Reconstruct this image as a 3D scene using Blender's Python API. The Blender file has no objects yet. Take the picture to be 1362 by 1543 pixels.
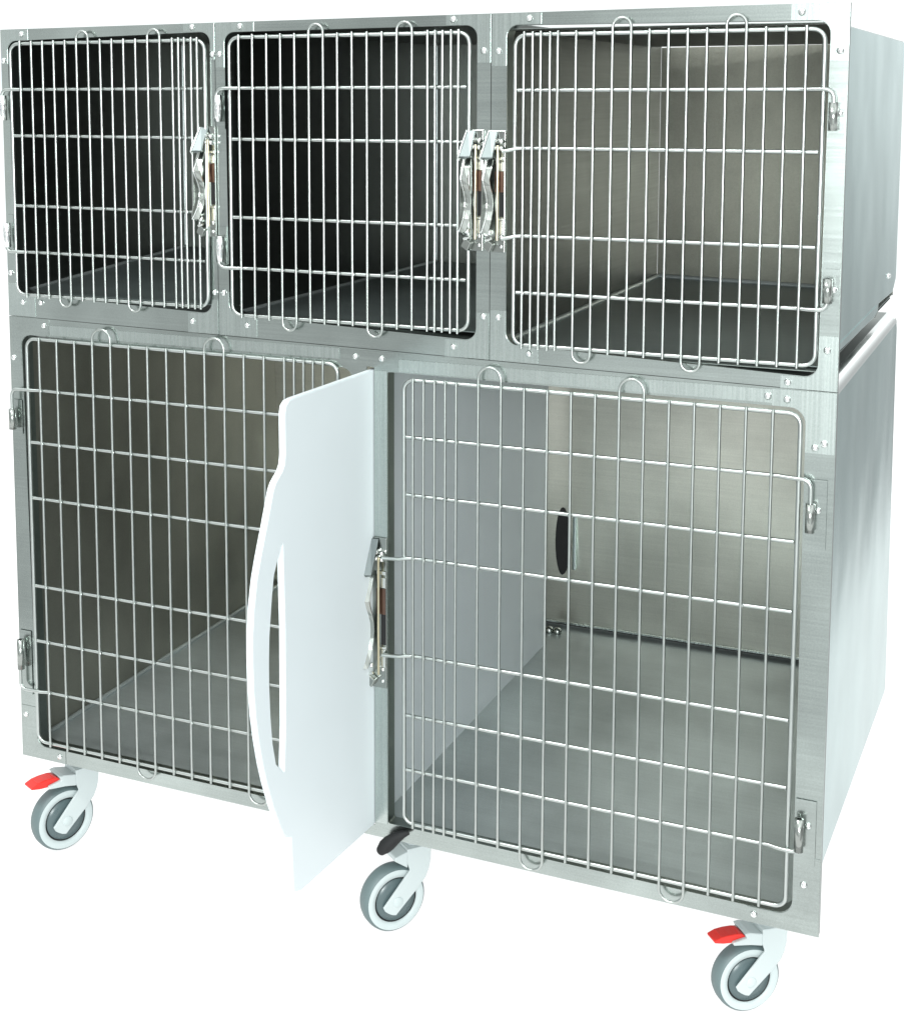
import bpy, bmesh, math, random
from mathutils import Vector, Matrix
random.seed(4)
scene = bpy.context.scene
COL = scene.collection
R = math.radians

# ------------------------------------------------------------------ materials
def new_mat(name):
    m = bpy.data.materials.new(name)
    m.use_nodes = True
    nt = m.node_tree
    return m, nt, nt.nodes['Principled BSDF']

def steel(name, col, rough, grain=(260, 260, 3), bump=0.02, var=0.10, cloud=5.0, metal=1.0):
    """brushed stainless sheet: long grain in roughness and bump, soft cloudy stains in tone, fine mottle"""
    m, nt, b = new_mat(name)
    tc = nt.nodes.new('ShaderNodeTexCoord')
    mp = nt.nodes.new('ShaderNodeMapping'); mp.inputs['Scale'].default_value = grain
    nt.links.new(tc.outputs['Object'], mp.inputs['Vector'])
    n1 = nt.nodes.new('ShaderNodeTexNoise'); n1.inputs['Scale'].default_value = 1.0; n1.inputs['Detail'].default_value = 4
    nt.links.new(mp.outputs['Vector'], n1.inputs['Vector'])
    n2 = nt.nodes.new('ShaderNodeTexNoise'); n2.inputs['Scale'].default_value = cloud; n2.inputs['Detail'].default_value = 5
    nt.links.new(tc.outputs['Object'], n2.inputs['Vector'])
    n3 = nt.nodes.new('ShaderNodeTexNoise'); n3.inputs['Scale'].default_value = 420; n3.inputs['Detail'].default_value = 2
    nt.links.new(tc.outputs['Object'], n3.inputs['Vector'])
    # tone
    mr = nt.nodes.new('ShaderNodeMapRange'); mr.inputs[1].default_value = .3; mr.inputs[2].default_value = .7
    mr.inputs[3].default_value = 1 - var; mr.inputs[4].default_value = 1 + var
    nt.links.new(n2.outputs['Fac'], mr.inputs[0])
    mr3 = nt.nodes.new('ShaderNodeMapRange'); mr3.inputs[1].default_value = .25; mr3.inputs[2].default_value = .75
    mr3.inputs[3].default_value = .94; mr3.inputs[4].default_value = 1.06
    nt.links.new(n3.outputs['Fac'], mr3.inputs[0])
    mu = nt.nodes.new('ShaderNodeMath'); mu.operation = 'MULTIPLY'
    nt.links.new(mr.outputs[0], mu.inputs[0]); nt.links.new(mr3.outputs[0], mu.inputs[1])
    mr4 = nt.nodes.new('ShaderNodeMapRange'); mr4.inputs[1].default_value = .3; mr4.inputs[2].default_value = .7
    mr4.inputs[3].default_value = .955; mr4.inputs[4].default_value = 1.045
    nt.links.new(n1.outputs['Fac'], mr4.inputs[0])
    mu2 = nt.nodes.new('ShaderNodeMath'); mu2.operation = 'MULTIPLY'
    nt.links.new(mu.outputs[0], mu2.inputs[0]); nt.links.new(mr4.outputs[0], mu2.inputs[1])
    vm = nt.nodes.new('ShaderNodeVectorMath'); vm.operation = 'SCALE'
    vm.inputs[0].default_value = col
    nt.links.new(mu2.outputs[0], vm.inputs['Scale'])
    nt.links.new(vm.outputs[0], b.inputs['Base Color'])
    # roughness
    mr2 = nt.nodes.new('ShaderNodeMapRange'); mr2.inputs[3].default_value = rough * .8; mr2.inputs[4].default_value = rough * 1.25
    nt.links.new(n1.outputs['Fac'], mr2.inputs[0]); nt.links.new(mr2.outputs[0], b.inputs['Roughness'])
    bp = nt.nodes.new('ShaderNodeBump'); bp.inputs['Strength'].default_value = bump; bp.inputs['Distance'].default_value = .002
    nt.links.new(n1.outputs['Fac'], bp.inputs['Height']); nt.links.new(bp.outputs[0], b.inputs['Normal'])
    b.inputs['Metallic'].default_value = metal
    return m

def plain(name, col, rough, metal=0.0, noise=.05, scale=60, coat=0):
    m, nt, b = new_mat(name)
    tc = nt.nodes.new('ShaderNodeTexCoord')
    n = nt.nodes.new('ShaderNodeTexNoise'); n.inputs['Scale'].default_value = scale; n.inputs['Detail'].default_value = 4
    nt.links.new(tc.outputs['Object'], n.inputs['Vector'])
    mr = nt.nodes.new('ShaderNodeMapRange'); mr.inputs[3].default_value = 1 - noise; mr.inputs[4].default_value = 1 + noise
    nt.links.new(n.outputs['Fac'], mr.inputs[0])
    vm = nt.nodes.new('ShaderNodeVectorMath'); vm.operation = 'SCALE'; vm.inputs[0].default_value = col
    nt.links.new(mr.outputs[0], vm.inputs['Scale']); nt.links.new(vm.outputs[0], b.inputs['Base Color'])
    mr2 = nt.nodes.new('ShaderNodeMapRange'); mr2.inputs[3].default_value = rough * .85; mr2.inputs[4].default_value = rough * 1.15
    nt.links.new(n.outputs['Fac'], mr2.inputs[0]); nt.links.new(mr2.outputs[0], b.inputs['Roughness'])
    b.inputs['Metallic'].default_value = metal
    b.inputs['Coat Weight'].default_value = coat
    return m

M = {}
M['frame'] = steel('brushed steel frame', (.39, .43, .412), .23, (4, 300, 300), .012, .18)
M['plate'] = steel('brushed steel corner plate', (.47, .52, .50), .26, (300, 300, 4), .012, .06)
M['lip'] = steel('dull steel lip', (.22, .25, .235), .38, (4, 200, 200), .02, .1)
M['shade_in'] = steel('shaded lining tint', (.15, .16, .15), .36, (200, 4, 200), .03, .2)  # shade of the deep cells put into the lining colour
M['wall_in'] = steel('brushed lining', (.56, .56, .50), .34, (4, 200, 260), .05, .22, 4)
M['deep_shade_in'] = steel('shaded wall tint', (.075, .08, .074), .36, (200, 4, 260), .05, .2, 4)  # darker steel copy, wall and ceiling shade put into its colour
M['floor_in'] = steel('floor sheet', (.46, .505, .50), .34, (4, 200, 200), .03, .32, 3, .62)
M['shade_floor'] = steel('shaded floor tint', (.185, .22, .215), .36, (4, 200, 200), .03, .2, 3, .7)  # floor sheet copy darkened to carry the shade inside the upper cells
M['olive_in'] = steel('warm lining', (.36, .355, .31), .34, (4, 200, 260), .05, .28, 3, .9)
M['back_in'] = steel('stained back lining', (.40, .40, .345), .34, (200, 4, 260), .05, .30, 3)
M['side'] = steel('bright steel side', (.46, .51, .505), .13, (260, 260, 3), .02, .14, 5)
sn = M['side'].node_tree
wv = sn.nodes.new('ShaderNodeTexNoise'); wv.inputs['Scale'].default_value = 5; wv.inputs['Detail'].default_value = 1
wt = sn.nodes.new('ShaderNodeTexCoord'); sn.links.new(wt.outputs['Object'], wv.inputs['Vector'])
wb = sn.nodes.new('ShaderNodeBump'); wb.inputs['Strength'].default_value = .25; wb.inputs['Distance'].default_value = .006   # soft sheet ripple
sn.links.new(wv.outputs['Fac'], wb.inputs['Height'])
sb = sn.nodes['Principled BSDF'].inputs['Normal'].links[0].from_node
sn.links.new(wb.outputs[0], sb.inputs['Normal'])
M['side'].node_tree.nodes['Principled BSDF'].inputs['Specular Tint'].default_value = (.78, .86, .86, 1)
M['wire'] = plain('bright steel wire', (.46, .49, .47), .32, 1.0, .06, 90)
M['bar'] = plain('bright steel bar', (.51, .545, .525), .30, 1.0, .06, 90)
M['chrome'] = plain('polished chrome', (.80, .82, .81), .12, 1.0, .03, 40)
M['flap'] = plain('satin latch flap', (.19, .215, .215), .45, 1.0, .1, 70)
M['latch'] = plain('latch steel', (.34, .36, .34), .20, 1.0, .12, 70)
M['latch_bright'] = plain('latch bright edge', (.72, .74, .72), .25, 1.0, .05, 70)
M['warm_reflection'] = plain('warm reflection patch', (.20, .125, .10), .3, 1.0, .2, 70)  # warm reflection put into a plate colour
M['brass'] = plain('yellowish rod', (.62, .56, .40), .35, 1.0, .08, 70)
M['hdpe'] = plain('white plastic board', (.66, .71, .73), .42, 0, .015, 14)
M['white'] = plain('white painted caster', (.48, .53, .53), .38, 0, .02, 40)
M['ring'] = plain('pale wheel ring', (.47, .53, .53), .4, 0, .02, 60)
M['tyre'] = plain('grey rubber tyre', (.105, .145, .148), .5, 0, .05, 60)
M['hub'] = plain('grey wheel disc', (.075, .108, .113), .28, 0, .05, 30)
M['red'] = plain('red pedal', (.62, .018, .011), .4, 0, .06, 60)
M['black'] = plain('black rubber', (.005, .0055, .006), .75, 0, .3, 60)

# ------------------------------------------------------------------ mesh helpers
class MB:
    def __init__(s): s.v = []; s.f = []; s.smooth = []
    def add(s, vs, fs, smooth=False):
        o = len(s.v); s.v += [tuple(p) for p in vs]
        for f in fs:
            s.f.append([i + o for i in f]); s.smooth.append(smooth)
        return s
    def box(s, x0, x1, y0, y1, z0, z1):
        vs = [(x, y, z) for x in (x0, x1) for y in (y0, y1) for z in (z0, z1)]
        return s.add(vs, [(0, 1, 3, 2), (4, 6, 7, 5), (0, 4, 5, 1), (2, 3, 7, 6), (0, 2, 6, 4), (1, 5, 7, 3)])
    def hexa(s, pts):  # 8 points: bottom loop 4, top loop 4
        return s.add(pts, [(3, 2, 1, 0), (4, 5, 6, 7), (0, 1, 5, 4), (1, 2, 6, 5), (2, 3, 7, 6), (3, 0, 4, 7)])
    def tube(s, pts, r, n=10, cap=True, closed=False):
        pts = [Vector(p) for p in pts]
        if not closed and not isinstance(r, (list, tuple)):
            q = [pts[0]]
            for a, b in zip(pts, pts[1:]):
                L = (b - a).length
                if L > r * 8: q += [a + (b - a) * (r * 2 / L), b - (b - a) * (r * 2 / L)]
                q.append(b)
            pts = q
        elif closed:
            q = []
            for a, b in zip(pts, pts[1:] + pts[:1]):
                L = (b - a).length; q.append(a)
                if L > r * 8: q += [a + (b - a) * (r * 2 / L), b - (b - a) * (r * 2 / L)]
            pts = q
        N = len(pts)
        vs = []; fs = []; up = None
        for i, p in enumerate(pts):
            if closed: t = (pts[(i + 1) % N] - pts[i - 1]).normalized()
            else: t = (pts[min(i + 1, N - 1)] - pts[max(i - 1, 0)]).normalized()
            if up is None:
                up = Vector((0, 1, 0)) if abs(t.y) < .9 else Vector((0, 0, 1))
            a = (up - t * up.dot(t)).normalized(); b = t.cross(a); up = a
            rr = r[i] if isinstance(r, (list, tuple)) else r
            for k in range(n):
                q = 2 * math.pi * k / n
                vs.append(p + (a * math.cos(q) + b * math.sin(q)) * rr)
        for i in range(N if closed else N - 1):
            j = (i + 1) % N
            for k in range(n):
                l = (k + 1) % n
                fs.append((i * n + k, i * n + l, j * n + l, j * n + k))
        s.add(vs, fs, True)
        if cap and not closed:
            s.add(vs[:n], [tuple(range(n))[::-1]]); s.add(vs[-n:], [tuple(range(n))])
        return s
    def prism(s, poly, axis, lo, hi):
        """2D polygon extruded along an axis: axis 'x' -> poly is (y,z); 'y' -> (x,z); 'z' -> (x,y)"""
        def mk(p, t):
            return {'x': (t, p[0], p[1]), 'y': (p[0], t, p[1]), 'z': (p[0], p[1], t)}[axis]
        n = len(poly)
        vs = [mk(p, lo) for p in poly] + [mk(p, hi) for p in poly]
        fs = [tuple(range(n)), tuple(range(2 * n - 1, n - 1, -1))] + [(i, i + n, (i + 1) % n + n, (i + 1) % n) for i in range(n)]
        return s.add(vs, fs)
    def lathe(s, prof, c, d, n=20):
        """prof: (radius, distance along d)"""
        c = Vector(c); d = Vector(d).normalized()
        a = d.orthogonal().normalized(); b = d.cross(a)
        vs = []; fs = []
        for (r, t) in prof:
            for k in range(n):
                q = 2 * math.pi * k / n
                vs.append(c + d * t + (a * math.cos(q) + b * math.sin(q)) * r)
        for i in range(len(prof) - 1):
            for k in range(n):
                l = (k + 1) % n
                fs.append((i * n + k, i * n + l, (i + 1) * n + l, (i + 1) * n + k))
        return s.add(vs, fs, True)
    def build(s, name, mat, parent=None, bevel=0, seg=2, auto=True):
        me = bpy.data.meshes.new(name)
        me.from_pydata(s.v, [], s.f)
        me.polygons.foreach_set('use_smooth', s.smooth)
        bm = bmesh.new(); bm.from_mesh(me)
        if bevel: bmesh.ops.remove_doubles(bm, verts=bm.verts, dist=1e-6)
        bmesh.ops.recalc_face_normals(bm, faces=bm.faces)
        if bevel:
            ed = [e for e in bm.edges if len(e.link_faces) == 2 and e.calc_face_angle(0) > .6]
            bmesh.ops.bevel(bm, geom=ed, offset=bevel, segments=seg, affect='EDGES', clamp_overlap=True, profile=.5)
        bm.to_mesh(me); bm.free()
        me.materials.append(mat)
        o = bpy.data.objects.new(name, me)
        COL.objects.link(o)
        if parent: o.parent = parent
        return o

def thing(name, label, cat, group=None):
    o = bpy.data.objects.new(name, None); COL.objects.link(o)
    o.empty_display_size = .1
    o['label'] = label; o['category'] = cat
    if group: o['group'] = group
    return o

def rounded(quad, r, n=6):
    """quad corners in order -> polygon with rounded corners"""
    out = []; N = len(quad)
    for i in range(N):
        p = Vector(quad[i]); a = (Vector(quad[i - 1]) - p); b = (Vector(quad[(i + 1) % N]) - p)
        rr = r[i] if isinstance(r, (list, tuple)) else r
        if rr <= 0: out.append(tuple(p)); continue
        a.normalize(); b.normalize()
        for k in range(n + 1):
            t = k / n
            s0 = p + a * rr; s1 = p + b * rr
            q = math.pi / 2 * t
            # circular blend of the two tangent points about the corner
            c = p + a * rr + b * rr
            out.append(tuple(c - b * rr * math.cos(q) - a * rr * math.sin(q)))
    return out

def sheet(name, outer, holes, y0, y1, mat, parent):
    """flat sheet in the XZ plane with holes"""
    cu = bpy.data.curves.new('sheet', 'CURVE'); cu.dimensions = '2D'; cu.fill_mode = 'BOTH'; cu.extrude = (y1 - y0) / 2
    for poly in [outer] + holes:
        sp = cu.splines.new('POLY'); sp.points.add(len(poly) - 1)
        for i, p in enumerate(poly): sp.points[i].co = (p[0], p[1], 0, 1)
        sp.use_cyclic_u = True
    ob = bpy.data.objects.new('sheet', cu); COL.objects.link(ob)
    dg = bpy.context.evaluated_depsgraph_get(); dg.update()
    me = bpy.data.meshes.new_from_object(ob.evaluated_get(dg))
    bpy.data.objects.remove(ob); bpy.data.curves.remove(cu)
    mid = (y0 + y1) / 2
    for v in me.vertices: v.co = (v.co.x, mid - v.co.z, v.co.y)
    for p in me.polygons: p.use_smooth = False
    me.materials.clear(); me.materials.append(mat)
    me.name = name
    o = bpy.data.objects.new(name, me); COL.objects.link(o)
    if parent: o.parent = parent
    return o

def ring_wall(mb, poly, y0, y1, t=.0):
    n = len(poly)
    vs = [(p[0], y0, p[1]) for p in poly] + [(p[0], y1, p[1]) for p in poly]
    mb.add(vs, [(i, (i + 1) % n, (i + 1) % n + n, i + n) for i in range(n)], False)

def grow(poly, d):
    cx = sum(p[0] for p in poly) / len(poly); cz = sum(p[1] for p in poly) / len(poly)
    return [(p[0] + (d if p[0] > cx else -d), p[1] + (d if p[1] > cz else -d)) for p in poly]

def rivet(parent, x, z, r=.0052, y=-.0008, nrm=(0, -1, 0), x_is=None):
    mb = MB()
    prof = [(r * 1.0, -.0008), (r * 1.0, .0006), (r * .9, r * .38), (r * .62, r * .62), (r * .3, r * .74), (.0001, r * .78)]
    mb.lathe(prof, (x, y, z), nrm, 14)
    return mb.build('rivet', M['chrome'], parent)

def corner_plate(parent, O, I, ax, az, r, rv, mat='plate'):
    """L plate over a frame corner. O outer corner, I opening corner"""
    sx = 1 if I[0] > O[0] else -1; sz = 1 if I[1] > O[1] else -1
    e = .0006
    Ox, Oz = O[0] + sx * e, O[1] + sz * e
    Ix, Iz = I[0] - sx * e, I[1] - sz * e
    poly = [(Ox, Oz), (Ox + sx * ax, Oz), (Ox + sx * ax, Iz)]
    for k in range(9):
        q = math.pi / 2 * k / 8
        poly.append((Ix + sx * r - sx * r * math.sin(q), Iz + sz * r - sz * r * math.cos(q)))
    poly += [(Ix, Oz + sz * az), (Ox, Oz + sz * az)]
    o = MB().prism(poly, 'y', -.0009, .0004).build('corner_plate', M[mat], parent)
    for (x, z) in rv: rivet(o, x, z)
    return o

# ------------------------------------------------------------------ doors
RH, RV = .0032, .0022     # bar radii
YB, YV = -.0065, -.0115   # bar and wire planes, just proud of the frame

def door(parent, rim, bars, w0, w13, wlast, loop_top, loop_bot, tops, bots, hinge_x, hinge_bars, latch_bars, latch_x, hz):
    x0, x1, z0, z1 = rim
    quad = rounded([(x0, z1), (x1, z1), (x1, z0), (x0, z0)], .016, 6)
    d = MB().tube([(p[0], YB, p[1]) for p in quad], RH, 10, closed=True).build('door', M['bar'], parent)
    side = -1 if hinge_x < (x0 + x1) / 2 else 1          # hinge side
    hx = x0 if side < 0 else x1; lx = x1 if side < 0 else x0
    xbar = []
    for i, z in enumerate(bars):
        a = hx - side * .004; b = lx + side * .004
        pts = []
        if i in hinge_bars:
            k = hinge_bars.index(i); dn = -1 if k == 0 else 1
            zz = hz[k]                                      # end of the pin in its barrel
            pts = [(hinge_x, YB - .006, zz)]
            rb = .012
            for q in range(7):
                t = math.pi / 2 * q / 6
                pts.append((hinge_x - side * rb * (1 - math.cos(t)), YB - .006, z + dn * rb * (1 - math.sin(t))))
            pts.append((hx - side * .012, YB - .0045, z)); pts.append((hx - side * .026, YB, z))
        else:
            pts = [(a, YB, z)]
        if i in latch_bars:
            if (latch_x - lx) * side > 0: pts += [(latch_x, YB, z)]        # ends behind the latch
            else: pts += [(lx + side * .030, YB, z), (lx + side * .014, YB - .001, z), (lx + side * .004, YB - .0035, z - .0005), (lx - side * .006, YB - .005, z - .003), (latch_x, YB - .0055, z - .005)]
        else:
            pts.append((b, YB, z))
        xbar.append((z, MB().tube(pts, RH * .96, 10)))
    xs = [w0 + (w13 - w0) * k / 13 for k in range(14)] + [w13 + (wlast - w13) * k / 4 for k in (1, 2, 3, 4)]
    for z, mbx in xbar:
        for x in xs:   # spot welds at the crossings
            mbx.lathe([(.0001, .0), (.0022, .0005), (.0030, .0015), (.0026, .0030), (.0001, .0032)], (x + random.uniform(-.0004, .0004), YB - .0030, z + random.uniform(-.0003, .0003)), (0, -1, 0), 8)
        mbx.build('cross_bar', M['bar'], d)
    pair = {}
    for a in tops: pair[a] = ('t', a + 1)
    for a in bots: pair[a] = ('b', a + 1)
    used = set()
    j = lambda: random.uniform(-.0006, .0006)
    zt, zb = z1 + .0045, z0 - .0045
    for i, x in enumerate(xs, 1):
        if i in used: continue
        if i in pair:
            kind, i2 = pair[i]; used.add(i2)
            xb = xs[i2 - 1]; r = abs(xb - x) / 2; c = (x + xb) / 2; sg = 1 if xb > x else -1
            arc = []
            if kind == 't':
                ze = loop_top - RV; far = zb; zc = ze - r
                arc = [(c - sg * r * math.cos(math.pi * k / 12), YV, zc + r * math.sin(math.pi * k / 12)) for k in range(13)]
            else:
                ze = loop_bot + RV; far = zt; zc = ze + r
                arc = [(c - sg * r * math.cos(math.pi * k / 12), YV, zc - r * math.sin(math.pi * k / 12)) for k in range(13)]
            MB().tube([(x, YV, far)] + arc + [(xb, YV, far)], RV, 8).build('looped_bar', M['wire'], d)
        else:
            x += j()
            MB().tube([(x, YV, zb + j()), (x + j() * .8, YV, z0 + (z1 - z0) * .33), (x + j() * .8, YV, z0 + (z1 - z0) * .68), (x, YV, zt + j())], RV, 8).build('upright_bar', M['wire'], d)
    return d

def hinge(parent, x, zlo, zhi, side, plate_x0, plate_x1, rv=None, bright=True, plate_z=None):
    """plate on the frame with a barrel rolled round the door pin"""
    pz = plate_z or (zlo - .012, zhi + .014)
    h = MB().box(min(plate_x0, plate_x1), max(plate_x0, plate_x1), -.0024, -.0013, pz[0], pz[1]).build('hinge', M['frame'], parent)
    MB().lathe([(.0034, 0), (.0064, 0), (.0064, zhi - zlo), (.0034, zhi - zlo)], (x, YB - .006, zlo), (0, 0, 1), 18).build(
        'barrel', M['chrome' if bright else 'latch'], h)
    if rv: rivet(h, rv[0], rv[1], .0048, -.0026)
    return h

# ------------------------------------------------------------------ latch
def latch(parent, x, z, s=1.0, w=.027, e=1.0):
    H = .177
    Z = lambda t: z + t * s
    o = MB().box(x, x + w, -.0048, -.0022, Z(0), Z(H)).build('latch', M['latch'], parent, .0008)
    prof = [(0, .168), (.0195, .141), (.0195, .135), (.007, .137), (.0148, .121), (.020, .106), (.021, .06), (.025, .033), (.010, .024), (0, .024)]
    MB().prism([(-.0048 - d * e, Z(t)) for d, t in prof], 'x', x, x + .002).build('side_plate', M['latch'], o)
    # top flap, slanting out towards the viewer
    MB().hexa([(x - .001, -.0215 * e, Z(.134)), (x + .016, -.0215 * e, Z(.137)), (x + .016, -.0235 * e, Z(.139)), (x - .001, -.0265 * e, Z(.139)),
               (x + .004, -.005, Z(.174)), (x + .016, -.005, Z(.174)), (x + .016, -.0075, Z(.176)), (x + .004, -.0085, Z(.176))]).build('flap', M['flap'], o, .0006)
    MB().tube([(x + .003, -.0092, Z(.1755)), (x - .0012, -.0268 * e, Z(.1385)), (x - .0012, -.0225 * e, Z(.1335))], .0016, 8).build('edge', M['chrome'], o)
    # finger lever: bent strip with a scoop
    curve = [(.006, .136), (.012, .122), (.021, .107), (.017, .098), (.011, .088), (.007, .078), (.006, .070), (.0075, .060), (.012, .048), (.019, .038), (.026, .030)]
    curve = [(d * e, t) for d, t in curve]
    mb = MB(); n = len(curve); vs = []
    for d, t in curve:
        vs += [(x + .0025, -.0048 - d, Z(t)), (x + .011, -.0048 - d * .85, Z(t)), (x + .011, -.0048 - d * .85 + .0018, Z(t) + .0008), (x + .0025, -.0048 - d + .0018, Z(t) + .0008)]
    fs = []
    for i in range(n - 1):
        a = i * 4; b = a + 4
        for k in range(4): fs.append((a + k, a + (k + 1) % 4, b + (k + 1) % 4, b + k))
    fs += [(0, 1, 2, 3), (n * 4 - 1, n * 4 - 2, n * 4 - 3, n * 4 - 4)]
    mb.add(vs, fs).build('lever', M['latch'], o)
    MB().tube([(x + .0025, -.0052 - d, Z(t)) for d, t in curve], .0013, 8).build('edge', M['chrome'], o)
    MB().tube([(x + .0185, -.0125, Z(.018)), (x + .0185, -.0125, Z(.156))], .0021, 10).build('rod', M['brass'], o)
    MB().box(x + .0198, x + w - .0008, -.0060, -.0052, Z(.052), Z(.108)).build('dark_reflection', M['black'], o)  # black plate paints the dark reflection on the latch base
    MB().box(x + .0120, x + w - .0012, -.0066, -.0060, Z(.088), Z(.118)).build('reflection_patch', M['warm_reflection'], o)  # coppery patch paints a warm reflection in the latch
    kn = MB()
    for dx, dz in ((-.0045, .0055), (.005, .0045), (-.0045, -.0045), (.005, -.0055)):
        r = .0042
        kn.lathe([(r, 0), (r, .006), (r * .75, .0085), (r * .3, .0098), (.0001, .010)], (x + .0185 + dx, -.0048, Z(.157) + dz), (0, -1, 0), 10)
    kn.build('knob', M['latch_bright'], o)
    MB().box(x + .013, x + w - .0005, -.0078, -.0052, Z(.1345), Z(.1385)).box(x + .020, x + w - .0015, -.0072, -.0052, Z(.119), Z(.131)).build('keeper', M['latch_bright'], o, .0005)
    MB().box(x + .020, x + w - .0015, -.0072, -.0052, Z(.026), Z(.046)).box(x + .0185, x + w - .0005, -.0080, -.0052, Z(.047), Z(.0495)).build('keeper', M['latch_bright'], o, .0005)
    rivet(o, x + .0222, Z(.0225), .0036, -.0050)
    rivet(o, x + .0085, Z(.030), .0045, -.020)
    rivet(o, x + .0222, Z(.0085), .0030, -.0050)
    c = Vector((x + .006, -.014, Z(.010))); r = .0105
    pts = []
    for y in (-.018, -.006):
        for k in range(4):
            q = math.pi / 2 * k + .25
            pts.append((c.x + r * .8 * math.cos(q), y, c.z + r * math.sin(q)))
    MB().hexa(pts).build('catch', M['latch'], o, .0012)
    MB().tube([(x + .003, -.019, Z(.018)), (x + .012, -.0195, Z(.0215))], .0022, 8).build('pin', M['latch_bright'], o)
    return o

# ------------------------------------------------------------------ upper cages
def upper_cage(label, outer, opening, ax, az, rivets, lining, box, profile=None):
    t = thing('animal_cage', label, 'cage', 'small steel cages in the upper row')
    hole = rounded(opening, .018)
    fr = sheet('front_frame', outer, [hole], 0, .0018, M['frame'], t)
    mb = MB(); ring_wall(mb, grow(hole, .0003), .0019, .030); mb.build('opening_lip', M['lip'], t)
    mb = MB(); ring_wall(mb, grow(outer, -.0004), .0019, .012); mb.build('outer_lip', M['lip'], t)
    TL, TR, BR, BL = outer
    oTL, oTR, oBR, oBL = opening
    for O, I, rv in ((TL, oTL, rivets[0]), (TR, oTR, rivets[1]), (BR, oBR, rivets[2]), (BL, oBL, rivets[3])):
        corner_plate(t, O, I, ax, az, .018, rv)
    return t

FW = 1.3945
# --- cage 1
c1 = upper_cage('',
    [(0, 1.2955), (.4250, 1.298), (.4250, .7970), (0, .8032)],
    [(.0145, 1.276), (.4165, 1.284), (.4125, .831), (.017, .843)], .057, .057,
    [[(.045, 1.287), (.0065, 1.243)], [(.384, 1.2915), (.4208, 1.248)], [(.376, .816), (.4190, .866)], [(.070, .829), (.0075, .878), (.032, .828)]],
    None, None)
c1['label'] = 'narrowest steel cage with shade tinted inside, at the left end of the upper row'
# --- cage 2
c2 = upper_cage('', [(.4260, 1.298), (.8930, 1.3005), (.8930, .7901), (.4260, .7969)],
    [(.4430, 1.2825), (.8715, 1.2845), (.872, .818), (.446, .832)], .070, .070,
    [[(.472, 1.291), (.4345, 1.248)], [(.834, 1.293), (.8825, 1.247)], [(.836, .806), (.8840, .855)], [(.479, .816), (.4360, .866)]], None, None)
c2['label'] = 'steel cage with shade tinted inside, in the middle of the upper row, between the other two cages'
# --- cage 3
c3 = upper_cage('', [(.8940, 1.3005), (FW, 1.303), (FW, .7827), (.8940, .7900)],
    [(.9175, 1.2835), (1.3705, 1.280), (1.3680, .801), (.9195, .816)], .075, .075,
    [[(.952, 1.292), (.9055, 1.246)], [(1.333, 1.2915), (1.384, 1.24)], [(1.329, .7915), (1.380, .839)], [(.956, .804), (.9075, .855)]], None, None)
c3['label'] = 'widest upper steel cage with shade tinted on wall and floor, at the right end of the upper row'

def lining(t, x0, x1, zf0, zf1, zt, D, mats, thick=.0012, right=True, DR=None):
    """inside of one cell: walls, back, ceiling, floor"""
    mw, mb_, mf, mc = mats
    y0 = .031
    MB().box(x0 - thick, x0, y0, D, min(zf0, zf1) - .004, zt + .003).build('side_wall', M[mw], t)
    if right: MB().box(x1, x1 + thick, y0, D, min(zf0, zf1) - .004, zt + .003).build('side_wall', M[mw], t)
    DR = DR or D
    xa, xb, za, zb = x0 + .0003, x1 - .0003, min(zf0, zf1) - .004, zt + .0003
    MB().hexa([(xa, D + .0005, za), (xb, DR + .0005, za), (xb, DR + .002, za), (xa, D + .002, za),
               (xa, D + .0005, zb), (xb, DR + .0005, zb), (xb, DR + .002, zb), (xa, D + .002, zb)]).build('back_wall', M[mb_], t)
    MB().box(x0 + .0003, x1 - .0003, y0, min(D, DR), zt, zt + .0012).build('ceiling', M[mc], t)
    # floor sheet with a turned-up bead along its left, right and back edges
    MB().hexa([(x0 + .0003, y0, zf0 - .0015), (x1 - .0003, y0, zf0 - .0015), (x1 - .0003, DR, zf1 - .0015), (x0 + .0003, D, zf1 - .0015),
               (x0 + .0003, y0, zf0), (x1 - .0003, y0, zf0), (x1 - .0003, DR, zf1), (x0 + .0003, D, zf1)]).build('floor_panel', M[mf], t)

def seam_bead(t, x, zf0, zf1, D, r=.004, x1=None, vert=None, DR=None):
    mb = MB().tube([(x + r * .6, .034, zf0 + r * .5), (x + r * .6, D - .002, zf1 + r * .5)], r, 8)
    if x1: mb.tube([(x + r, D - r * .6, zf1 + r * .5), (x1 - r, (DR or D) - r * .6, zf1 + r * .5)], r, 8)
    if vert: mb.tube([(x + r * .6, D - r * .6, zf1 + r), (x + r * .6, D - r * .6, vert)], r, 8)
    return mb.build('seam_bead', M['floor_in'], t)

lining(c1, .0075, .4175, .841, .872, 1.2875, .56, ('shade_in', 'shade_in', 'shade_floor', 'shade_in'))
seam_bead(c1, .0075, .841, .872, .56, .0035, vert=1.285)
lining(c2, .4320, .8880, .826, .826, 1.2880, .89, ('shade_in', 'shade_in', 'shade_floor', 'shade_in'))
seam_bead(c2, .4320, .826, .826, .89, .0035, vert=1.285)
lining(c3, .9040, 1.3710, .811, .811, 1.2762, .935, ('deep_shade_in', 'back_in', 'shade_floor', 'deep_shade_in'), right=False, DR=.868)
seam_bead(c3, .9040, .811, .811, .935, .005, x1=1.37, DR=.868)
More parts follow.
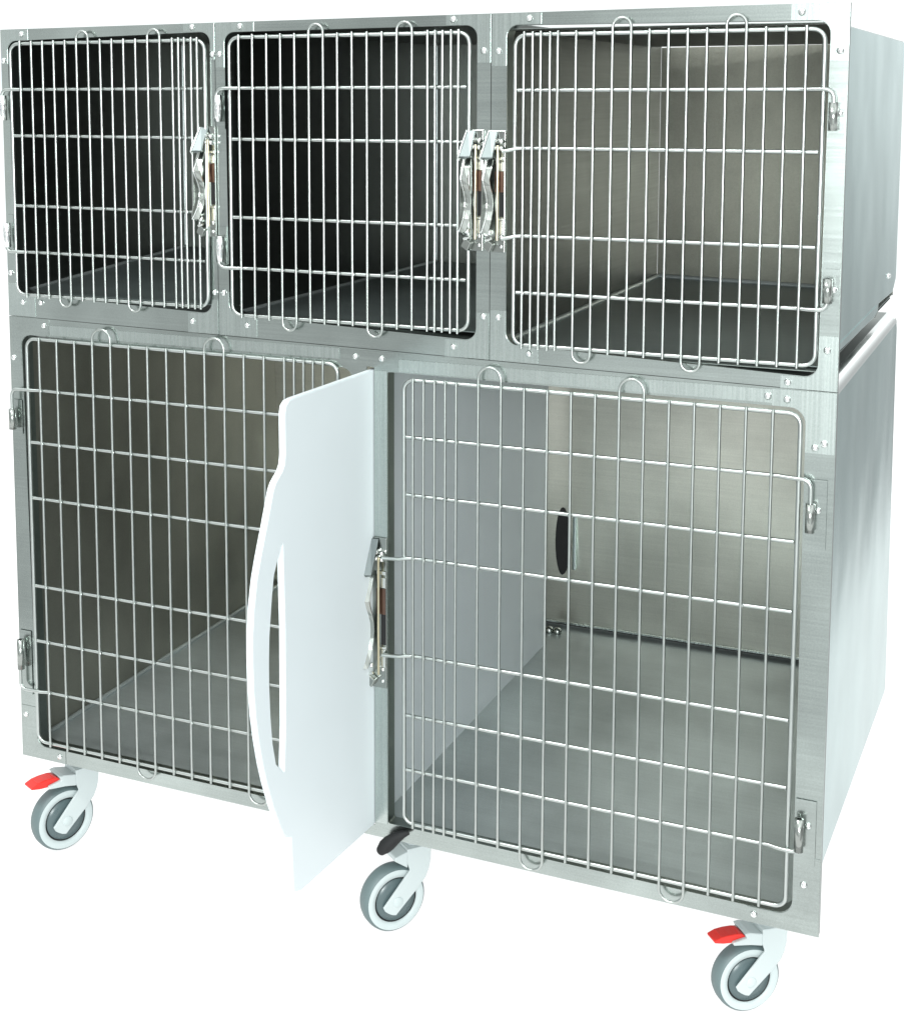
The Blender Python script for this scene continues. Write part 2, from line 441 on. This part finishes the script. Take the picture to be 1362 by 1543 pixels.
# outer casing of the right hand cage: bright side sheet, top and undersides
side3 = [(.012, 1.2775), (.868, 1.2770), (.874, 1.270), (.8785, .846), (.874, .838), (.832, .8185), (.617, .8235), (.603, .8115), (.567, .8075), (.012, .8150)]
sp = MB().prism(side3, 'x', 1.3722, 1.3742).build('side_panel', M['side'], c3, .0006)
MB().prism([(.560, .8090), (.600, .8125), (.612, .8205), (.640, .8260), (.640, .8090), (.600, .8010)], 'x', 1.345, 1.3715).build('support_rail', M['lip'], c3)
MB().box(.90, 1.371, .012, .83, .8062, .8075).build('underside', M['lip'], c3)
MB().prism([(.10, .8215), (.585, .8205), (.585, .8245), (.10, .8255)], 'x', 1.3743, 1.3754).build('hem', M['side'], sp)
rv_ = MB().lathe([(.0055, -.001), (.0055, .001), (.0045, .0035), (.002, .005), (.0001, .0052)], (1.3742, .745, .858), (1, 0, 0), 14).build('rivet', M['chrome'], sp)
for (t, x0, x1, zt, zb, D) in ((c1, .004, .4215, 1.2895, .806, .562), (c2, .4300, .8900, 1.2898, .804, .893), (c3, .9020, 1.3720, 1.2776, None, .866)):
    MB().box(x0, x1, .012, D, zt, zt + .001).build('top_sheet', M['frame'], t)
    if zb: MB().box(x0, x1, .012, D, zb, zb + .001).build('underside', M['lip'], t)
# doors
door(c1, (.0253, .4100, .8427, 1.2706), (1.194, 1.1157, .9961, .9168), .0491, .3524, .3992, 1.2914, .8250, (6, 12), (4, 10),
     .0088, (0, 3), (1, 2), .4005, (1.150, .960))
door(c2, (.4557, .8618, .8329, 1.2735), (1.1945, 1.1142, .9901, .9089), .4757, .7969, .8467, 1.2934, .8121, (6, 12), (4, 10),
     .4345, (0, 3), (1, 2), .8575, (1.150, .955))
door(c3, (.9333, 1.3646, .8176, 1.2685), (1.1895, 1.1062, .9786, .8949), 1.3419, .9988, .9481, 1.2919, .7957, (4, 10), (6, 12),
     1.3790, (0, 3), (1, 2), .916, (1.140, .930))
for t, x, z in ((c1, .0128, 1.142), (c2, .4390, 1.142)):
    hinge(t, x - .0015, z, z + .042, -1, x - .009, x + .0045)
for t, x, z in ((c1, .0128, .924), (c2, .4390, .918)):
    hinge(t, x - .0015, z, z + .042, -1, x - .009, x + .0045)
hinge(c3, 1.3790, 1.135, 1.172, 1, 1.3725, 1.3930, (1.3862, 1.158), False, (1.124, 1.194))
hinge(c3, 1.3790, .905, .938, 1, 1.3725, 1.3930, (1.3855, .922), False, (.892, .950))
# centre seam of the post between the two larger cages is the gap between their frames
latch(c1, .3985, .957, 1.0, .0275, 1.2)
latch(c2, .8560, .9535, 1.01, .0275, 1.2)
latch(c3, .8905, .9525, 1.01, .0275, 1.2)

# ------------------------------------------------------------------ lower kennel
kn = thing('double_kennel', 'wide lower steel kennel with two wire doors standing on casters under the three cages', 'kennel')
outer = [(0, .8023), (FW, .7818), (FW, 0), (0, 0)]
op4 = [(.0255, .771), (.667, .760), (.667, .0235), (.0345, .0245)]
op5 = [(.7262, .759), (1.3540, .757), (1.3570, .0245), (.7262, .0260)]
slot = [(.6912, .7650), (.7036, .7650), (.7036, .0186), (.6912, .0186)]
h4, h5 = rounded(op4, .020), rounded(op5, [.004, .022, .022, .004])
sheet('front_frame', outer, [h4, slot, h5], 0, .0018, M['frame'], kn)
mb = MB(); ring_wall(mb, grow(h4, .0003), .0019, .030); ring_wall(mb, grow(h5, .0003), .0019, .026); mb.build('opening_lip', M['lip'], kn)
mb = MB(); ring_wall(mb, grow(outer, -.0004), .0019, .014); mb.build('outer_lip', M['lip'], kn)
corner_plate(kn, (0, .8018), op4[0], .085, .085, .020, [(.075, .789), (.0085, .729)], 'frame')
corner_plate(kn, (FW, .7815), op5[1], .085, .085, .022, [(1.329, .7675), (1.368, .704), (1.380, .710)])
corner_plate(kn, (FW, 0), op5[2], .100, .115, .022, [(1.372, .074), (1.304, .0135)], 'frame')
corner_plate(kn, (0, 0), op4[3], .095, .095, .020, [(.0110, .079), (.083, .0125)], 'frame')
tp = MB().box(.645, .745, -.0009, .0004, .7665, .7895).build('tie_plate', M['frame'], kn)
for x, z in ((.672, .7795), (.717, .7790)): rivet(tp, x, z, .0052)
# raised rails along the frame, between the corner plates
MB().box(.0865, .6440, -.0012, .0003, .7735, .7905).build('top_rail', M['plate'], kn)
MB().box(.7460, 1.3085, -.0012, .0003, .7612, .7800).build('top_rail', M['plate'], kn)
MB().box(.7045, .7255, -.0010, .0003, .0245, .7600).build('post_strip', M['plate'], kn)
rivet(kn, 1.303, .7705, .0055, -.0012)
# casing
D0, D1 = .93, .975
MB().prism([(.012, .748), (D0 - .01, .748), (D0, .735), (D1, .002), (D1 - .01, -.004), (.012, .033)], 'x', 1.3722, 1.3742).build('side_panel', M['side'], kn)
mb = MB(); vs = []; rr = .019
N = 8
for k in range(N + 1):
    q = math.pi / 2 * k / N
    for y in (.012, D0 - .004): vs.append((1.3742 - rr + rr * math.cos(q), y, .7470 + rr * math.sin(q)))
mb.add(vs, [(2 * k, 2 * k + 1, 2 * k + 3, 2 * k + 2) for k in range(N)], True)
mb.build('rounded_edge', M['chrome'], kn)
MB().box(.004, 1.3552, .012, D0 - .004, .7640, .7660).build('top_panel', M['lip'], kn)
MB().box(.0085, .0097, .031, D1, -.002, .7630).build('side_wall', M['olive_in'], kn)
bw = MB().hexa([(.010, D1 - .012, .041), (1.3715, D1 - .012, .041), (1.3715, D1 - .010, .041), (.010, D1 - .010, .041),
                (.010, D0 - .012, .7630), (1.3715, D0 - .012, .7630), (1.3715, D0 - .010, .7630), (.010, D0 - .010, .7630)]).build('back_wall', M['wall_in'], kn)
MB().box(.010, 1.3712, D1 - .020, D1 - .013, .0375, .041).build('ledge', M['plate'], bw)
MB().box(.010, 1.3712, D1 - .004, D1 - .002, .0, .052).build('gap_shade', M['black'], kn)  # black strip stands for the shade in the open rear gap
MB().hexa([(.0105, .0305, .0165), (1.364, .0305, .0165), (1.364, D1 - .005, .028), (.0105, D1 - .006, .028),
           (.0105, .0305, .0185), (1.364, .0305, .0185), (1.364, D1 - .006, .030), (.0105, D1 - .006, .030)]).build('floor_panel', M['floor_in'], kn)
seam_bead(kn, .0100, .0185, .030, D1 - .03, .0045)
# hand slot in the back wall and the pale strip beside it
mb = MB(); pts = []
for k in range(24):
    q = 2 * math.pi * k / 24
    pts.append((.706 + .016 * math.cos(q), .225 + .075 * math.sin(q)))
mb.prism(pts, 'y', D1 - .030, D1 - .022).build('hand_slot', M['black'], bw)
MB().box(.729, .737, D1 - .034, D1 - .022, .165, .285).build('slot_strip', M['side'], bw, .002)
for x in (.690, .708):
    MB().lathe([(.009, 0), (.009, .006), (.006, .011), (.0001, .013)], (x, D1 - .062, .031), (0, -.4, 1), 12).build('bolt', M['latch'], kn)
# doors
door(kn, (.0417, .6438, .0367, .7656), (.6761, .5829, .4832, .3242, .2235, .1313), .0720, .5513, .6199, .7947, .0116, (4, 10), (6, 12),
     .0105, (0, 5), (), .69, (.630, .170))
door(kn, (.7574, 1.3487, .0376, .7504), (.6612, .5704, .4708, .3138, .2151, .1259), 1.3120, .8447, .7741, .7828, .0066, (6, 12), (4, 10),
     1.3660, (0, 5), (2, 3), .722, (.600, .160))
hinge(kn, .0105, .604, .640, -1, .0035, .0235, None, False, (.594, .655))
hinge(kn, .0125, .168, .222, -1, .0030, .0280, None, False, (.118, .236))
hinge(kn, 1.3660, .588, .628, 1, 1.3575, 1.3860, (1.3745, .617), False, (.562, .660))
hinge(kn, 1.3650, .128, .176, 1, 1.3575, 1.3860, (1.3755, .163), False, (.104, .200))
latch(kn, .6975, .2515, 1.38, .0290, 1.45)
# black rubber stop at the foot of the centre post
mb = MB(); cen = [(.766, -.007, .022), (.757, -.010, .019), (.746, -.014, .012), (.737, -.018, .004), (.730, -.021, -.003), (.725, -.023, -.009)]
mb.tube(cen, [.003, .006, .0095, .0115, .0112, .0085], 18)
mb.lathe([(.0085, 0), (.0072, .0035), (.005, .0055), (.0001, .0063)], cen[-1], Vector(cen[-1]) - Vector(cen[-2]), 14)
st = mb.build('rubber_stop', M['black'], kn)

# ------------------------------------------------------------------ casters
def caster(az, hub, rad, brake):
    """fork with wheel; u runs back along the wheel plane, n is the wheel axis"""
    S = rad / .058
    rot = Matrix(((-math.sin(az), math.cos(az), 0), (math.cos(az), math.sin(az), 0), (0, 0, 1)))
    # local axes: x=u (wheel plane), y=n (axis), z=up
    def place(o):
        o.matrix_parent_inverse = Matrix.Identity(4)
        return o
    def xf(mb):
        out = []
        for p in mb.v:
            q = rot @ Vector((p[0] * S, p[1] * S, p[2] * S)) + Vector(hub)
            out.append(tuple(q))
        mb.v = out
        return mb
    fork = MB()
    prof = [(-.0275, -.005), (-.024, -.012), (-.018, -.0170), (-.011, -.0212), (-.0037, -.0233), (.0377, .0148), (.0536, .0322), (.0600, .046), (.0632, .060), (.064, .0720), (.0650, .0900),
            (.0186, .0900), (.0190, .0640), (.0234, .0516), (.0122, .039)]
    fork.prism(prof, 'y', .0185, .0225)
    fork.prism(prof, 'y', -.0225, -.0185)
    fork.box(.0195, .0640, -.0183, .0183, .0680, .0895)
    f = xf(fork).build('caster', M['white'], kn, .0012)
    top = (-hub[2] - .0005) / S
    stem = MB().lathe([(.015, .0897), (.015, top - .006), (.030, top - .006), (.030, top)], (.042, 0, 0), (0, 0, 1), 24)
    xf(stem).build('stem', M['white'], f)
    tyre = MB().lathe([(.0475, -.0150), (.0530, -.0150), (.0565, -.0115), (.0580, -.005), (.0580, .005), (.0565, .0115), (.0530, .0150), (.0475, .0150)], (0, 0, 0), (0, 1, 0), 56)
    xf(tyre).build('tyre', M['tyre'], f)
    ringm = MB()
    for sg in (-1, 1):
        ringm.lathe([(.0395, sg * .0120), (.0405, sg * .0152), (.0480, sg * .0156), (.0530, sg * .0150)], (0, 0, 0), (0, 1, 0), 56)
    xf(ringm).build('rim', M['ring'], f)
    groove = MB()
    for sg in (-1, 1):
        groove.lathe([(.0355, sg * .0118), (.0397, sg * .0124), (.0406, sg * .0150)], (0, 0, 0), (0, 1, 0), 56)
    xf(groove).build('groove', M['black'], f)
    disc = MB()
    for sg in (-1, 1):
        disc.lathe([(.0001, sg * .0150), (.020, sg * .0146), (.0364, sg * .0136), (.0371, sg * .0110)], (0, 0, 0), (0, 1, 0), 48)
    xf(disc).build('hub_disc', M['hub'], f)
    cap = MB().lathe([(.0088, .0224), (.0088, .0234), (.0078, .0240), (.0001, .0242)], (0, 0, 0), (0, 1, 0), 24)
    xf(cap).build('axle_cap', M['ring'], f)
    if brake:
        hood = MB().prism([(.0194, .0610), (.0194, .0820), (-.004, .0875), (-.014, .0865), (-.0095, .0790), (-.0335, .0745), (-.0335, .0690), (-.002, .0655)], 'y', -.0215, .0215)
        xf(hood).build('brake_hood', M['white'], f, .0015)
        ped = MB().prism([(-.066, .0790), (-.0655, .0755), (-.050, .0725), (-.0345, .0715), (-.0335, .0748), (-.0095, .0790), (-.0150, .0845), (-.0230, .0860), (-.0390, .0860), (-.0530, .0843)], 'y', -.0115, .0165)
        for k in range(5):
            a = -.054 + k * .0078; h = .0840 + k * .0005
            ped.box(a, a + .0022, -.009, .014, h - .004, h + .0009)
        xf(ped).build('brake_pedal', M['red'], f, .0016)
    else:
        cov = MB().prism([(.0194, .0560), (.0194, .0860), (-.004, .0800), (-.0055, .0735)], 'y', -.0215, .0215)
        xf(cov).build('fork_crown', M['white'], f, .0015)
    return f

GZ = -.184
caster(R(-26), (.052, .041, GZ + .0585), .0585, True)
caster(R(-38), (.709, .053, GZ + .0555), .0555, False)
caster(R(-50), (1.279, .080, GZ + .0520), .0520, True)

# ------------------------------------------------------------------ divider panel
pan = [(.85, .758), (.003, .760), (-.262, .7645), (-.274, .7635), (-.283, .758), (-.286, .748), (-.2865, .732), (-.286, .690), (-.289, .676), (-.2955, .668), (-.304, .663), (-.313, .657), (-.3205, .648),
       (-.339, .605), (-.357, .565), (-.368, .537), (-.3775, .498), (-.382, .461), (-.3825, .424), (-.381, .386), (-.376, .345), (-.368, .306), (-.359, .272), (-.348, .240), (-.331, .199), (-.311, .160), (-.302, .145), (-.294, .136), (-.279, .128),
       (-.2765, .090), (-.274, .049), (-.270, .042), (-.250, .0335), (-.001, .0195), (.81, .012), (.835, .020), (.85, .042)]
hnd = [(-.2955, .565), (-.302, .560), (-.3205, .528), (-.3265, .500), (-.3305, .475), (-.335, .445), (-.337, .410), (-.337, .375), (-.3345, .330), (-.3295, .290), (-.3205, .256), (-.300, .236), (-0.2975, 0.236), (-0.2925, 0.300), (-0.2915, 0.445)]
XP0, XP1 = .6925, .7026
# sheet() lays out x,z; turn it into the y,z plane afterwards
po = sheet('divider_panel', [(-y, z) for y, z in pan], [[(-y, z) for y, z in hnd]], 0, XP1 - XP0, M['hdpe'], None)
for v in po.data.vertices: v.co = (XP0 + v.co.y, -v.co.x, v.co.z)
bm = bmesh.new(); bm.from_mesh(po.data)
bmesh.ops.remove_doubles(bm, verts=bm.verts, dist=1e-6)
bmesh.ops.recalc_face_normals(bm, faces=bm.faces)
ed = [e for e in bm.edges if len(e.link_faces) == 2 and abs(e.calc_face_angle(0) - math.pi / 2) < .2 and abs(e.verts[0].co.x - e.verts[1].co.x) < 1e-5]
bmesh.ops.bevel(bm, geom=ed, offset=.0022, segments=2, affect='EDGES', clamp_overlap=True)
bm.to_mesh(po.data); bm.free()
po['label'] = 'white plastic divider board with a curved handle, pulled forward between the two lower doors'
po['category'] = 'divider panel'

# ------------------------------------------------------------------ white studio floor, glow added
m, nt, b = new_mat('glowing white sweep')
b.inputs['Base Color'].default_value = (.36, .36, .36, 1); b.inputs['Roughness'].default_value = .6
b.inputs['Specular IOR Level'].default_value = 0
b.inputs['Emission Color'].default_value = (1, 1, 1, 1); b.inputs['Emission Strength'].default_value = .80  # glow added to keep the floor white and its shadows faint
tcn = nt.nodes.new('ShaderNodeTexCoord'); nn = nt.nodes.new('ShaderNodeTexNoise'); nn.inputs['Scale'].default_value = 2
nt.links.new(tcn.outputs['Object'], nn.inputs['Vector'])
mrn = nt.nodes.new('ShaderNodeMapRange'); mrn.inputs[3].default_value = .55; mrn.inputs[4].default_value = .65
nt.links.new(nn.outputs['Fac'], mrn.inputs[0]); nt.links.new(mrn.outputs[0], b.inputs['Roughness'])
fl = MB().add([(-6, -.75, GZ), (1.62, -.75, GZ), (1.62, 9, GZ), (-6, 9, GZ)], [(0, 1, 2, 3)]).build('floor', m)
fl['kind'] = 'structure'

# ------------------------------------------------------------------ world: white sweep behind, dim room in front
w = bpy.data.worlds.new('World'); scene.world = w; w.use_nodes = True
nt = w.node_tree; bg = nt.nodes['Background']
tc = nt.nodes.new('ShaderNodeTexCoord'); sep = nt.nodes.new('ShaderNodeSeparateXYZ')
nt.links.new(tc.outputs['Generated'], sep.inputs[0])
def mrange(src, a, b_, c, d, smooth=True):
    n = nt.nodes.new('ShaderNodeMapRange'); n.interpolation_type = 'SMOOTHSTEP' if smooth else 'LINEAR'
    for i, v in enumerate((a, b_, c, d)): n.inputs[i + 1].default_value = v
    nt.links.new(src, n.inputs[0]); return n.outputs[0]
def math_(op, a, b_):
    n = nt.nodes.new('ShaderNodeMath'); n.operation = op
    for i, v in enumerate((a, b_)):
        if isinstance(v, (int, float)): n.inputs[i].default_value = v
        else: nt.links.new(v, n.inputs[i])
    return n.outputs[0]
X, Y, Z = sep.outputs
back = mrange(Y, .02, .25, 0, 1)
right = mrange(X, -.06, .10, 0, 1)                      # dimming added right of the cage, for the side panel reflections
noise = nt.nodes.new('ShaderNodeTexNoise'); noise.inputs['Scale'].default_value = 4.2; noise.inputs['Detail'].default_value = 3
nt.links.new(tc.outputs['Generated'], noise.inputs['Vector'])
nz = mrange(noise.outputs['Fac'], .33, .67, .42, 1.5)
# room in front: lighter to the left, dark to the right, ceiling glow
lr = mrange(X, -.55, .30, .85, 1.4)
lr = math_('MULTIPLY', lr, mrange(X, .62, .92, 1.0, .35))
ceil = mrange(Z, .25, .8, 0, .8)
room = math_('MULTIPLY', math_('ADD', lr, ceil), nz)
mp = nt.nodes.new('ShaderNodeMapping'); mp.inputs['Scale'].default_value = (4.5, 1.2, 2.2)
nt.links.new(tc.outputs['Generated'], mp.inputs['Vector'])
nb = nt.nodes.new('ShaderNodeTexNoise'); nb.inputs['Scale'].default_value = 1.0; nb.inputs['Detail'].default_value = 0
nt.links.new(mp.outputs['Vector'], nb.inputs['Vector'])
side_mottle = mrange(nb.outputs['Fac'], .32, .68, .62, -.15)   # noise patches added for the side panels to reflect
sweep = math_('SUBTRACT', 1.15, math_('MULTIPLY', right, side_mottle))
val = math_('ADD', math_('MULTIPLY', back, sweep), math_('MULTIPLY', math_('SUBTRACT', 1.0, back), room))
comb = nt.nodes.new('ShaderNodeCombineColor')
nt.links.new(math_('MULTIPLY', val, .955), comb.inputs[0]); nt.links.new(val, comb.inputs[1]); nt.links.new(math_('MULTIPLY', val, 1.0), comb.inputs[2])
nt.links.new(comb.outputs[0], bg.inputs['Color']); bg.inputs['Strength'].default_value = 1.0

def area(name, loc, target, size, power, col=(1, 1, 1), sy=None):
    l = bpy.data.lights.new(name, 'AREA'); l.energy = power; l.color = col
    l.shape = 'RECTANGLE'; l.size = size; l.size_y = sy or size
    o = bpy.data.objects.new(name, l); COL.objects.link(o); o.location = loc
    o.rotation_euler = (Vector(target) - Vector(loc)).to_track_quat('-Z', 'Y').to_euler()
    return o
area('key_lamp', (1.9, -2.9, 1.15), (.72, .3, .42), 1.0, 84, (.95, 1, 1))
area('ceiling_lamp', (.2, -1.9, 3.2), (.7, .2, .5), 1.2, 60, (.96, 1, .98), .3)

# ------------------------------------------------------------------ camera
cam = bpy.data.cameras.new('camera'); co = bpy.data.objects.new('camera', cam); COL.objects.link(co)
yaw, pit, rol = .44084461, .1169037, -.00244813
fw = Vector((-math.sin(yaw) * math.cos(pit), math.cos(yaw) * math.cos(pit), -math.sin(pit)))
r0 = Vector((math.cos(yaw), math.sin(yaw), 0)); u0 = r0.cross(fw)
ri = r0 * math.cos(rol) + u0 * math.sin(rol); up = ri.cross(fw)
mw = Matrix((( ri.x, up.x, -fw.x, 1.673664), (ri.y, up.y, -fw.y, -2.055834), (ri.z, up.z, -fw.z, 1.183222), (0, 0, 0, 1)))
co.matrix_world = mw
cam.sensor_fit = 'VERTICAL'; cam.sensor_height = 36
cam.lens = 2244.064 / 1543 * 36
cam.shift_x = (681 - 563.515) / 1543
cam.shift_y = -(771.5 - 406.783) / 1543
cam.clip_start = .05; cam.clip_end = 100
scene.camera = co
scene.view_settings.view_transform = 'Standard'; scene.view_settings.look = 'None'
scene.view_settings.exposure = 0; scene.view_settings.gamma = 1
scene.cycles.max_bounces = 10; scene.cycles.glossy_bounces = 8
